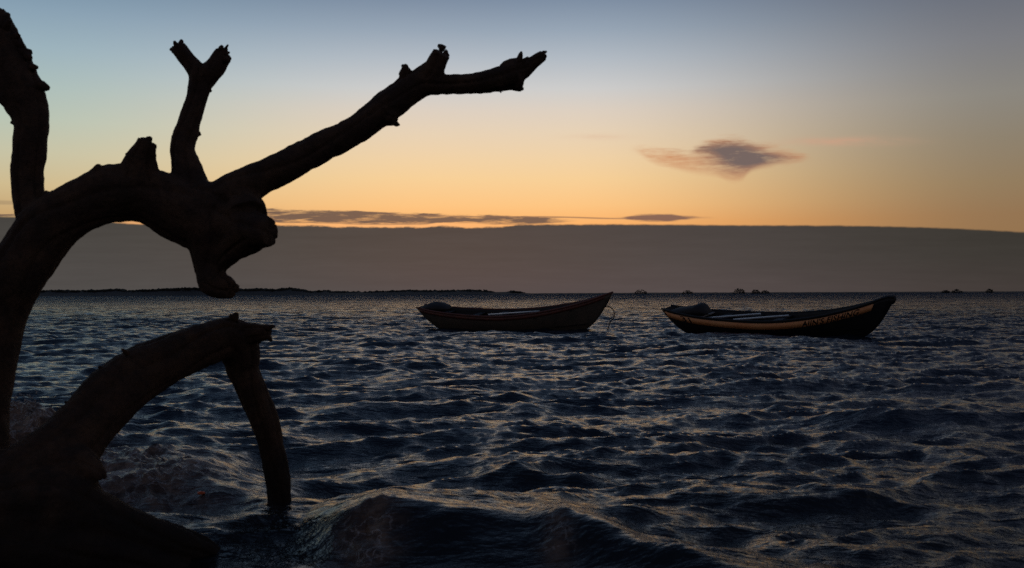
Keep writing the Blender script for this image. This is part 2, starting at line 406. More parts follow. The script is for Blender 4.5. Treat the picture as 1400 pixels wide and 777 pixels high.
m_w, t, b, gw = mat('sea_water')
b.inputs['IOR'].default_value = 1.333; b.inputs['Specular Tint'].default_value = (0.72, 0.86, 1.0, 1)
tcw = N(t, 'ShaderNodeTexCoord'); sw = N(t, 'ShaderNodeSeparateXYZ'); t.links.new(tcw.outputs['Object'], sw.inputs[0])
dist = gw.m('SQRT', gw.m('ADD', gw.m('MULTIPLY', sw.outputs[0], sw.outputs[0]), gw.m('MULTIPLY', sw.outputs[1], sw.outputs[1])))
tu = N(t, 'ShaderNodeAttribute', attribute_name='turbid').outputs['Fac']
shore = gw.step(sw.outputs[1], 11.0, 4.5)
col = gw.mix(shore, (0.010, 0.014, 0.023, 1), (0.010, 0.009, 0.008, 1))
foamn = gw.noise(tcw.outputs['Object'], 9, 6, 0.65, 0.6)
col = gw.mix(tu, col, gw.mix(gw.step(foamn, 0.40, 0.66), (0.10, 0.055, 0.032, 1), (0.28, 0.18, 0.12, 1)))
lace = gw.m('ABSOLUTE', gw.m('SUBTRACT', gw.noise(tcw.outputs['Object'], 5.5, 5, 0.55, 0.9), 0.5))
col = gw.mix(gw.m('MULTIPLY', gw.step(lace, 0.014, 0.0), gw.m('MULTIPLY', tu, 0.8)), col, (0.5, 0.45, 0.42, 1))
t.links.new(col, b.inputs['Base Color'])
ro = gw.m('ADD', gw.step(dist, 6.0, 120.0, 0.12, 0.15), gw.m('MULTIPLY', tu, 0.28))
t.links.new(ro, b.inputs['Roughness'])
def wn(sx, sy, scale, detail, rough, dist_=0.0, rot=0.0):
    mp = N(t, 'ShaderNodeMapping'); mp.inputs['Scale'].default_value = (sx, sy, 1); mp.inputs['Rotation'].default_value = (0, 0, rot)
    t.links.new(tcw.outputs['Object'], mp.inputs['Vector']); return gw.noise(mp.outputs[0], scale, detail, rough, dist_)
cal = N(t, 'ShaderNodeAttribute', attribute_name='calm').outputs['Fac']
rid = gw.m('ABSOLUTE', gw.m('SUBTRACT', wn(0.26, 1.0, 6.0, 5, 0.62, 0.35, 0.2), 0.5))
h1 = gw.m('MULTIPLY', gw.m('ADD', gw.m('MULTIPLY', wn(0.5, 1.0, 9, 4, 0.6, 0.3, 0.2), 0.026), gw.m('MULTIPLY', rid, -0.055)), gw.m('SUBTRACT', 1.0, gw.m('MULTIPLY', cal, 0.75)))
h2 = gw.m('MULTIPLY', wn(0.6, 1.0, 26, 3, 0.5, 0.2, -0.25), 0.008)
h3 = gw.m('MULTIPLY', wn(0.45, 1.0, 1.6, 5, 0.6, 0.2, 0.25), gw.step(dist, 14, 90, 0.05, 0.5))
bump = N(t, 'ShaderNodeBump'); bump.inputs['Strength'].default_value = 1.0; bump.inputs['Distance'].default_value = 1.0
t.links.new(gw.m('ADD', gw.m('ADD', h1, h2), h3), bump.inputs['Height']); 
# far off, where the sheet is too coarse to carry the chop, its slopes come from wave-sized noise
mpn = N(t, 'ShaderNodeMapping'); mpn.inputs['Scale'].default_value = (0.45, 1, 1); t.links.new(tcw.outputs['Object'], mpn.inputs['Vector'])
nn1 = N(t, 'ShaderNodeTexNoise'); nn1.inputs['Scale'].default_value = 2.2; nn1.inputs['Detail'].default_value = 4; nn1.inputs['Roughness'].default_value = 0.7; t.links.new(mpn.outputs[0], nn1.inputs['Vector'])
vs = N(t, 'ShaderNodeVectorMath', operation='SUBTRACT'); t.links.new(nn1.outputs['Color'], vs.inputs[0]); vs.inputs[1].default_value = (0.5, 0.5, 0.5)
vm = N(t, 'ShaderNodeVectorMath', operation='MULTIPLY'); t.links.new(vs.outputs[0], vm.inputs[0]); vm.inputs[1].default_value = (1.2, 1.9, 0)
vk = N(t, 'ShaderNodeVectorMath', operation='SCALE'); t.links.new(vm.outputs[0], vk.inputs[0]); t.links.new(gw.m('MULTIPLY', gw.step(dist, 12, 70, 0.3, 0.75), gw.step(dist, 70, 220, 1.0, 0.5)), vk.inputs['Scale'])
vb = N(t, 'ShaderNodeVectorMath', operation='SCALE'); vb.inputs[0].default_value = (0, -1, 0)
grp_n = gw.m('SUBTRACT', wn(0.35, 1.0, 0.22, 9, 0.72, 0.3, 0.12), 0.5)
t.links.new(gw.m('MULTIPLY', gw.step(dist, 12, 70, 0.0, 1.0), gw.m('ADD', gw.step(dist, 60, 300, 0.36, 0.62), gw.m('MULTIPLY', grp_n, 1.2))), vb.inputs['Scale'])
vc = N(t, 'ShaderNodeVectorMath', operation='ADD'); t.links.new(bump.outputs[0], vc.inputs[0]); t.links.new(vb.outputs[0], vc.inputs[1])
va = N(t, 'ShaderNodeVectorMath', operation='ADD'); t.links.new(vc.outputs[0], va.inputs[0]); t.links.new(vk.outputs[0], va.inputs[1])
vz = N(t, 'ShaderNodeVectorMath', operation='NORMALIZE'); t.links.new(va.outputs[0], vz.inputs[0])
t.links.new(vz.outputs[0], b.inputs['Normal'])
me.materials.append(m_w)

# bed of the sea under the whole sheet
m_bed, t, b, gb = mat('sea_bed_sand'); b.inputs['Base Color'].default_value = (0.12, 0.09, 0.06, 1); b.inputs['Roughness'].default_value = 0.9
bed = mesh_obj('sea_bed', [(-9000, -9000, -2.2), (9000, -9000, -2.2), (9000, 9000, -2.2), (-9000, 9000, -2.2)], [(0, 1, 2, 3)], m_bed, smooth=False)
tag(bed, kind='structure')

# ------------------------------------------------------------------ far shore
m_land, t, b, gl = mat('far_land'); b.inputs['Roughness'].default_value = 0.95
tl = N(t, 'ShaderNodeTexCoord')
t.links.new(gl.mix(gl.noise(tl.outputs['Object'], 0.03, 4), (0.016, 0.015, 0.013, 1), (0.04, 0.034, 0.028, 1)), b.inputs['Base Color'])
m_fol, t, b, gl = mat('far_foliage'); b.inputs['Roughness'].default_value = 0.9
tl = N(t, 'ShaderNodeTexCoord')
t.links.new(gl.mix(gl.noise(tl.outputs['Object'], 0.25, 4), (0.014, 0.017, 0.010, 1), (0.035, 0.036, 0.022, 1)), b.inputs['Base Color'])
m_trk, t, b, gl = mat('far_bark'); b.inputs['Base Color'].default_value = (0.03, 0.022, 0.016, 1); b.inputs['Roughness'].default_value = 0.9
D = 1500.0
prof = [(-200, 399), (40, 399.5), (53, 400), (66, 397.8), (104, 398.5), (143, 397.3), (163, 396.4), (176, 398.4), (207, 397), (225, 396), (258, 394.6), (300, 395), (336, 396.5), (354, 395.5), (374, 396.5),
        (398, 394.8), (412, 396.8), (424, 400), (444, 398), (453, 399.6), (497, 400.2), (536, 398.6), (565, 397.8), (594, 398.6), (618, 398), (648, 397.6), (677, 400.3), (690, 400.4), (704, 399.6), (725, 400.9), (900, 399.9), (1100, 399.3), (1400, 398.1), (1700, 397.4)]
xsP = np.array([p[0] for p in prof]); ysP = np.array([p[1] for p in prof])
Vv = []; Ff = []; cols = 700
for i in range(cols):
    px = -700 + 2800 * i / (cols - 1)
    top = P(px, float(np.interp(px, xsP, ysP)) - (1.5 if px < 700 else 0), D)
    zt = max(top.z, 0.9) * (0.86 + 0.1 * noise.noise(Vector((px * 0.05, 0, 0)))) + 0.35 * noise.noise(Vector((px * 0.3, 3, 0)))
    for (oy, fz) in ((-60, -0.5), (-45, 0.12), (-25, 0.55), (0, 1.0), (60, 1.02), (300, 0.8), (700, -0.5)):
        yy = D + oy
        Vv.append((top.x * yy / D, yy, zt * fz if fz > 0 else -1.0))
for i in range(cols - 1):
    for j in range(6):
        a = i * 7 + j; Ff.append((a, a + 7, a + 8, a + 1))
land = mesh_obj('far_shore', Vv, Ff, m_land); tag(land, kind='structure')
# scrub that reads as one mass along the left part of the shore
mb = MB(); px = -120
while px < 722:
    yt = float(np.interp(px, xsP, ysP)); p = P(px, yt, D)
    h = max(p.z, 0.6) + 0.9; r = random.uniform(1.3, 3.0) * min(1, 0.35 + h / 7)
    oy = random.uniform(-16, 20)
    if yt < 400.1:
        mb.ball((p.x, D + oy, h - r * random.uniform(0.25, 0.9)), r, 1, 0.7, (1.5, 1.2, 0.8), px)
    px += random.uniform(0.35, 0.8)
for cx, cyy, w, hh in ((659, 395, 8, 2.4), (701, 396.6, 9, 1.8), (444, 397, 7, 1.6), (400, 394.6, 7, 1.6), (712, 398.6, 9, 1.2), (565, 397, 8, 1.0), (668, 397.2, 8, 1.3)):
    for j in range(16):
        u = random.uniform(-1, 1); p = P(cx + u * w, cyy + 0.9 + 2.6 * u * u, D)
        mb.ball((p.x, D - random.uniform(0, 10), p.z - random.uniform(0, 1.6)), random.uniform(0.9, 1.9) * 0.8, 1, 0.7, (1.2, 1, 0.8), j + cx)
scrub = mb.build('coastal_scrub', m_fol); tag(scrub, 'dark low scrub covering the far shore left of the boats', 'scrub', kind='stuff')

def far_tree(px, ytop, wpx, label, flat=0.5, seed=0):
    rd = random.Random(seed)
    p = P(px, ytop, D - 70); base = Vector((p.x, D - 70, 0.2)); s = (D - 70) / F
    hgt = p.z; w = wpx * s / 2
    root = empty('mangrove_tree', base); tag(root, label, 'tree', 'trees standing on the horizon')
    tk = MB()
    for j in range(4):
        a = rd.uniform(-0.5, 0.5)
        tk.tube([(a * 0.6, 0, -1.2), (a, a, hgt * 0.3), (a * 3 + rd.uniform(-.6, .6) * w * .5, a, hgt * 0.7)], [0.3, 0.22, 0.1], 6)
    tk.build('trunk', m_trk, root)
    cr = MB()
    for j in range(110):
        u = rd.uniform(-1, 1); v = rd.uniform(-1, 1)
        lim = max(0.05, 1 - abs(u) ** 2.2) ** 0.6
        z = hgt * lim * rd.uniform(0.0, 0.95) - 0.2
        r = rd.uniform(0.25, 0.75) * (0.6 + 0.1 * hgt)
        cr.ball((u * w * 0.95, v * w * 0.7, z), r, 1, 0.8, (1.3, 1.1, 0.7), j)
    cr.build('crown', m_fol, root)
far_tree(876, 395.6, 17, 'small low tree on the horizon between the two boats, leftmost of those', 0.45, 1)
far_tree(940, 396.9, 15, 'low flat tree on the horizon just above the right boat\'s stern', 0.62, 2)
far_tree(1011, 393.6, 16, 'tallest domed tree on the horizon above the middle of the right boat', 0.35, 3)
far_tree(1033, 395.8, 12, 'small rounded tree right beside the tallest domed tree on the horizon', 0.4, 4)
far_tree(1046, 396.8, 12, 'lowest tree of the cluster of three above the right boat\'s middle', 0.5, 5)
far_tree(1293, 396.2, 10, 'faint little tree on the horizon right of the right boat\'s bow', 0.5, 6)
far_tree(1309, 395.2, 14, 'wider domed tree on the horizon right of the right boat\'s bow', 0.42, 7)
far_tree(1353, 395.0, 10, 'small round tree nearest the right edge of the horizon', 0.42, 8)

# ------------------------------------------------------------------ dead tree
m_bark, t, b, gk = mat('weathered_bark')
tk_ = N(t, 'ShaderNodeTexCoord'); sk = N(t, 'ShaderNodeSeparateXYZ'); t.links.new(tk_.outputs['Object'], sk.inputs[0])
nb = gk.noise(tk_.outputs['Object'], 6, 6, 0.6); nb2 = gk.noise(tk_.outputs['Object'], 38, 5, 0.6, 0.8)
cb_ = gk.mix(gk.step(nb, 0.35, 0.68), (0.05, 0.028, 0.018, 1), (0.10, 0.054, 0.030, 1))
cb_ = gk.mix(gk.m('MULTIPLY', gk.step(nb2, 0.5, 0.7), 0.5), cb_, (0.02, 0.014, 0.010, 1))
wet = gk.step(gk.m('ADD', sk.outputs[2], gk.m('MULTIPLY', nb, 0.3)), 0.75, 0.25)
cb_ = gk.mix(gk.m('MULTIPLY', wet, 0.75), cb_, (0.008, 0.006, 0.005, 1))
t.links.new(cb_, b.inputs['Base Color']); b.inputs['Roughness'].default_value = 0.85
b.inputs['Specular IOR Level'].default_value = 0.25
mpk = N(t, 'ShaderNodeMapping'); mpk.inputs['Scale'].default_value = (1, 1, 0.4); t.links.new(tk_.outputs['Object'], mpk.inputs[0])
bk = N(t, 'ShaderNodeBump'); bk.inputs['Strength'].default_value = 0.9; bk.inputs['Distance'].default_value = 0.02
t.links.new(gk.m('ADD', gk.noise(mpk.outputs[0], 22, 6, 0.65, 1.2), gk.m('MULTIPLY', nb2, 0.5)), bk.inputs['Height']); t.links.new(bk.outputs[0], b.inputs['Normal'])

# chains: (column, row, half width in the photograph, distance)
CH = {
 'trunk': [[(-46, 700, 62, 5.3), (-42, 640, 52, 5.35), (-36, 560, 46, 5.4), (-23, 490, 44, 5.45), (-5, 425, 42, 5.5), (20, 378, 41, 5.5), (40, 350, 40, 5.52), (68, 310, 40, 5.55), (108, 283, 37, 5.6), (154, 264, 40, 5.65), (203, 267, 39, 5.7), (246, 287, 44, 5.72), (285, 305, 45, 5.72), (293, 335, 39, 5.7), (287, 368, 22, 5.66), (294, 386, 21, 5.63), (311, 394, 16, 5.6), (316, 396, 13, 5.58)],
           [(270, 280, 34, 5.72), (312, 290, 38, 5.72), (330, 285, 30, 5.68), (338, 300, 30, 5.6)],
           [(315, 305, 38, 5.68), (342, 314, 27, 5.57), (358, 317, 25, 5.52), (371, 318, 21, 5.5)], [(338, 320, 30, 5.58), (314, 343, 20, 5.62), (298, 362, 14, 5.64)],
           [(128, 250, 14, 5.6), (134, 236, 10, 5.57), (138, 229, 7.5, 5.55)], [(135, 240, 14, 5.6), (150, 240, 13, 5.6), (170, 238, 14, 5.6)]],
 'branch': [
   [[(52, 306, 24, 5.56), (42, 280, 22, 5.58), (38, 240, 21.5, 5.6), (41, 200, 22, 5.62), (43, 170, 22.5, 5.64), (38, 148, 27, 5.66), (27, 124, 32, 5.68), (10, 92, 34, 5.7), (-8, 55, 34, 5.73), (-20, 30, 33, 5.75)]],
   [[(262, 262, 28, 5.75), (258, 244, 24, 5.77), (253, 222, 20, 5.8), (250.5, 203, 17.2, 5.82), (255, 184, 17, 5.85), (262, 157, 15.5, 5.88), (271, 124, 15.5, 5.92), (275, 108, 18, 5.93), (277, 98, 19, 5.94)],
    [(276, 108, 16, 5.93), (261, 88, 13, 5.93), (250, 74, 12, 5.92), (243, 65, 11.5, 5.92)],
    [(278, 108, 16, 5.93), (293, 94, 14.5, 5.95), (300, 83, 13.5, 5.97), (307, 73, 12, 5.98)]],
   [[(300, 285, 34, 5.72), (322, 265, 30, 5.72), (345, 250, 25.5, 5.73), (366, 239, 22.5, 5.75), (403, 221, 22.5, 5.78), (440, 201.5, 21.5, 5.82), (487, 176.5, 20.5, 5.87), (517, 154, 21.5, 5.9), (538, 138, 22, 5.93), (560, 122, 21, 5.96), (580, 113, 19, 5.98), (604, 115, 15, 6.0), (632, 115, 14.5, 6.02), (657, 113, 15, 6.05), (683, 108, 17, 6.08), (703, 101, 20, 6.1)],
    [(520, 156, 17, 5.9), (533, 160, 13, 5.88), (541, 162.5, 10, 5.87)],
    [(552, 106, 9, 5.96), (557, 95, 8.5, 5.95), (559, 93, 7, 5.95)],
    [(578, 112, 19, 5.98), (592, 96, 16, 5.97), (600, 80, 14, 5.96), (604.5, 72, 13.5, 5.95)],
    [(698, 108, 14, 6.1), (708, 111, 14, 6.1), (715.5, 113, 12.5, 6.1)],
    [(697, 98, 17, 6.1), (709, 88, 11.5, 6.1), (714, 80, 6, 6.1)],
    [(700, 104, 16, 6.1), (719, 94, 10.5, 6.1), (731, 84, 9, 6.1), (744, 75, 7.8, 6.1)]],
   [[(190, 245, 32, 5.66), (192, 226, 25, 5.64), (194.5, 213, 20, 5.62), (199, 201, 15, 5.6), (202, 193, 13.5, 5.6)]],
 ],
 'limb': [[(-20, 700, 80, 5.25), (30, 672, 66, 5.3), (70, 635, 54, 5.4), (110, 588, 42, 5.55), (152, 542, 40, 5.72), (198, 506, 37.5, 5.9), (252, 480, 32.5, 6.1), (292, 467, 30, 6.25), (318, 464, 30, 6.35), (331, 488, 26, 6.4), (334, 508, 22, 6.42), (350, 545, 20, 6.43), (363, 577, 19.5, 6.44), (371, 612, 17.2, 6.45), (379, 650, 17.2, 6.45), (382, 682, 17, 6.45), (385, 740, 19, 6.45)],
          [(302, 458, 22, 6.3), (318, 442, 12, 6.3), (322, 438, 9, 6.3)],
          [(322, 458, 20, 6.35), (340, 456, 16, 6.33), (356, 455, 13, 6.3), (367, 455.5, 11, 6.28)],
          [(84, 640, 34, 5.35), (110, 640, 30, 5.3), (132, 648, 15, 5.25), (134, 652, 12, 5.25)]],
 'root': [[(-40, 720, 60, 5.2), (40, 708, 56, 5.2), (110, 708, 46, 5.22), (160, 722, 34, 5.25), (205, 735, 28, 5.28), (255, 746, 22, 5.32), (288, 755, 14, 5.36), (308, 774, 8, 5.38)],
          [(0, 690, 60, 5.2), (80, 690, 52, 5.22), (120, 700, 40, 5.22)],
          [(-80, 745, 55, 5.1), (0, 752, 44, 5.08), (80, 755, 40, 5.1), (150, 765, 34, 5.15), (220, 778, 24, 5.2), (270, 790, 16, 5.25)]],
}
mbt = MB(); groups = []     # groups: (part name, list of sampled (point, radius))
def add_chain(ch, store, seed):
    s = catmull(ch, 5); pts = []; rad = []
    for i, (a, b_, r, d) in enumerate(s):
        p = P(a, b_, d); rw = r * d / F
        pts.append(p); rad.append(rw); store.append((p, rw))
    fns = []
    for i, rw in enumerate(rad):
        def f(w, i_, rw=rw, p=pts[i]):
            return rw * (1 + 0.045 * noise.noise(Vector((math.cos(w) * 1.6 + seed, math.sin(w) * 1.6, p.x * 2 + p.z * 2))) + 0.02 * math.sin(3 * w + seed))
        fns.append(f)
    mbt.tube(pts, fns, 20)
sd_i = 0
for kname, val in CH.items():
    sets = val if kname == 'branch' else [val]
    for chains in sets:
        st = []
        for ch in chains: add_chain(ch, st, sd_i); sd_i += 1
        groups.append((kname, st))
tmp = mbt.build('tmp', None)
rm = tmp.modifiers.new('r', 'REMESH'); rm.mode = 'VOXEL'; rm.voxel_size = 0.0095
sm = tmp.modifiers.new('s', 'SMOOTH'); sm.factor = 0.5; sm.iterations = 2
dg = bpy.context.evaluated_depsgraph_get(); dg.update()
tme = bpy.data.meshes.new_from_object(tmp.evaluated_get(dg))
nv = len(tme.vertices); co = np.empty(nv * 3, np.float32); tme.vertices.foreach_get('co', co); co = co.reshape(-1, 3)
no = np.empty(nv * 3, np.float32); tme.vertices.foreach_get('normal', no); no = no.reshape(-1, 3)
# nearest limb of every vertex
ang_v = np.zeros(nv); best = np.full(nv, 1e9); own = np.zeros(nv, int); brad = np.ones(nv)
for gi, (kn, st) in enumerate(groups):
    for si, (p, r) in enumerate(st):
        rel = co - np.array(p, np.float32); dd = np.linalg.norm(rel, axis=1) / r
        w = dd < best; best[w] = dd[w]; own[w] = gi; brad[w] = r
        tg = (st[si + 1][0] - p) if si + 1 < len(st) and (st[si + 1][0] - p).length < 4 * r else (p - st[si - 1][0])
        tg = tg.normalized(); a_ = tg.cross(Vector((0, 1, 0.13))).normalized(); b_ = tg.cross(a_)
        ang_v[w] = np.arctan2(rel[w] @ np.array(b_), rel[w] @ np.array(a_))
# bark relief
disp = np.zeros(nv)
for i in range(nv):
    c = Vector(co[i].tolist())
    k_ = min(1.0, brad[i] / 0.07)
    disp[i] = k_ * (-0.019 * (1 - abs(math.sin(2.5 * ang_v[i] + 2.6 * noise.noise(c * 1.7)))) ** 3 * (0.5 + abs(noise.noise(c * 2.3 + Vector((5, 1, 2))))) + 0.008 * noise.fractal(c * 5.0, 0.9, 2.2, 3) - 0.007 * abs(noise.noise(Vector((c.x * 16, c.y * 16, c.z * 9)))) + 0.002 * noise.noise(c * 45))
co = co + no * disp[:, None]
npoly = len(tme.polygons); pv = [tuple(p.vertices) for p in tme.polygons]
fo = np.array([own[list(p)[0]] for p in pv])
for i, p in enumerate(pv):
    a = own[list(p)]; fo[i] = np.bincount(a).argmax()
tme.vertices.foreach_set('co', co.ravel()); tme.update()
tme.vertices.foreach_get('normal', (nn := np.empty(nv * 3, np.float32))); nn = nn.reshape(-1, 3)
tree = empty('dead_tree', (P(20, 700, 5.25).x, 5.25, 0.0))
tag(tree, 'bare black dead tree with broken arching limbs standing in the shallow water at left', 'dead tree')
inv = Matrix.Translation(-tree.location)
shards = {}
def shard(gi, a, tip, r, d, rt=0.0):
    """a splinter of broken wood or a lifted flake of bark"""
    r *= 1.8 if gi == gL else 1.35
    tip = (a[0] + (tip[0] - a[0]) * 0.9, a[1] + (tip[1] - a[1]) * 0.9)
    A = P(*a, d); B = P(*tip, d + random.uniform(-0.03, 0.03)); r = r * d / F; m_ = MB()
    mid_ = A.lerp(B, 0.55) + Vector((random.uniform(-1, 1), random.uniform(-1, 1), random.uniform(-1, 1))) * r * 0.25
    m_.tube([A - (B - A) * 0.5, A, mid_, B], [r * 1.1, r, r * 0.72, max(rt * d / F, r * 0.42)], 6)
    shards.setdefault(gi, []).append(m_)
gL, gY, gR, gS = [i for i, (kn, _) in enumerate(groups) if kn == 'branch']
gT = 0; gM = [i for i, (kn, _) in enumerate(groups) if kn == 'limb'][0]
for a, tp, r in (((2, 34), (12, 17), 4.5), ((6, 40), (14, 26), 4), ((18, 52), (27, 46), 4), ((32, 72), (45, 71), 4.2), ((36, 76), (42, 82), 4), ((42, 94), (51, 92), 4), ((48, 112), (57, 114), 4), ((52, 118), (67, 121), 5.5), ((24, 168), (13, 167), 2.2), ((24, 60), (33, 66), 4)):
    shard(gL, a, tp, r, 5.66)
for a, tp, r in (((240, 66), (232, 68), 3.5), ((242, 62), (238, 56), 3.2), ((247, 60), (248, 54.5), 3), ((238, 68), (236, 73), 3), ((254, 84), (246, 87), 1.8), ((305, 70), (312.5, 60.5), 2.2), ((308, 74), (314, 72), 3), ((307, 80), (315, 85), 4.2), ((303, 70), (304, 62), 4), ((308, 70), (311, 66), 3), ((284, 122), (289.5, 126), 3), ((270, 182), (275, 183), 4)):
    shard(gY, a, tp, r, 5.94)
for a, tp, r in (((710, 82), (713, 70.5), 3.4), ((716, 84), (723, 78), 3), ((604, 66), (598.5, 61.5), 4), ((609, 74), (614.5, 78), 4), ((708, 118), (716, 122), 4), ((711, 106), (718.5, 105), 3.4), ((683, 122), (685, 127.5), 1.6), ((742, 74), (747.5, 70.5), 2.8), ((742, 77), (748, 77), 3), ((553, 92), (549.5, 90), 3), ((540, 168), (546, 171), 3.4)):
    shard(gR, a, tp, r, 6.08)
for a, tp, r in (((196, 194), (192, 190), 5), ((202, 194), (205, 187), 4.6), ((208, 200), (215, 202), 3.4), ((208, 212), (214.5, 213), 3.2), ((178, 214), (172, 210), 3.5), ((192, 196), (187.5, 194), 3.6)):
    shard(gS, a, tp, r, 5.6)
for a, tp, r in (((366, 449), (377, 446), 3.2), ((366, 461), (371, 467), 3.6), ((353, 464), (355, 470), 3.4), ((320, 434), (324, 427.5), 5), ((96, 552), (88, 549), 3), ((172, 482), (166, 477), 3), ((140, 505), (134, 501), 3)):
    shard(gM, a, tp, r, 6.28 if a[0] > 300 else 5.7)
shard(gT, (66, 268), (75, 262), 6, 5.55)
for gi, (kn, st) in enumerate(groups):
    sel = np.nonzero(fo == gi)[0]
    if not len(sel): continue
    used = np.unique(np.concatenate([np.array(pv[i]) for i in sel])); remap = {int(v): j for j, v in enumerate(used)}
    verts = [Vector(co[v].tolist()) for v in used]; nrm = [tuple(nn[v].tolist()) for v in used]
    faces = [tuple(remap[v] for v in pv[i]) for i in sel]
    for m_ in shards.get(gi, []):
        k0 = len(verts); verts += m_.v; faces += [tuple(i + k0 for i in f) for f in m_.f]
    o = mesh_obj(kn, [inv @ v for v in verts], faces, m_bark, tree)
    nm = [tuple(v.normal) for v in o.data.vertices]; nm[:len(nrm)] = nrm
    o.data.normals_split_custom_set_from_vertices(nm)
bpy.data.objects.remove(tmp)

# ------------------------------------------------------------------ boats
def paint(name, c1, c2, scale=3.0, rough=0.55, fleck=(0.05, 0.04, 0.03, 1), amount=0.5):
    m_, t, b, gp = mat(name); tp = N(t, 'ShaderNodeTexCoord')
    a = gp.noise(tp.outputs['Object'], scale, 6, 0.65)
    mp = N(t, 'ShaderNodeMapping'); mp.inputs['Scale'].default_value = (1, 1, 5); t.links.new(tp.outputs['Object'], mp.inputs[0])
    a2 = gp.noise(mp.outputs[0], 4.5, 6, 0.7)
    c = gp.mix(gp.step(a, 0.35, 0.65), c1, c2); c = gp.mix(gp.m('MULTIPLY', gp.step(a2, 0.52, 0.7), amount), c, fleck)
    t.links.new(c, b.inputs['Base Color']); b.inputs['Roughness'].default_value = rough
    bu = N(t, 'ShaderNodeBump'); bu.inputs['Strength'].default_value = 0.4; bu.inputs['Distance'].default_value = 0.01
    t.links.new(a2, bu.inputs['Height']); t.links.new(bu.outputs[0], b.inputs['Normal'])
    return m_
m_black = paint('tarred_black_hull', (0.006, 0.006, 0.007, 1), (0.012, 0.011, 0.011, 1), rough=0.6, fleck=(0.02, 0.016, 0.012, 1))
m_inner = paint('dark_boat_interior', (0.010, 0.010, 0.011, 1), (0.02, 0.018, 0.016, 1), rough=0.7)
m_orange = paint('orange_stripe_paint', (0.92, 0.42, 0.16, 1), (0.86, 0.34, 0.12, 1), 2.0, 0.55, (0.45, 0.15, 0.06, 1), 0.45)
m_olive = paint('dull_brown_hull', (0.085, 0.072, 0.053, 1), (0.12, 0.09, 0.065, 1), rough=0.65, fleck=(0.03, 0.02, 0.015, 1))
m_rust = paint('red_brown_band', (0.17, 0.05, 0.03, 1), (0.11, 0.04, 0.026, 1), rough=0.6, fleck=(0.03, 0.02, 0.015, 1))
m_seat = paint('pale_worn_seat_board', (0.42, 0.41, 0.40, 1), (0.32, 0.31, 0.30, 1), rough=0.35, fleck=(0.2, 0.18, 0.16, 1), amount=0.3)
m_letter = paint('black_letter_paint', (0.010, 0.009, 0.008, 1), (0.018, 0.014, 0.012, 1))
m_tarp = paint('black_tarpaulin', (0.008, 0.008, 0.009, 1), (0.016, 0.015, 0.015, 1), rough=0.7)
m_rope = paint('dark_rope', (0.03, 0.025, 0.02, 1), (0.05, 0.04, 0.03, 1), 20, 0.9)

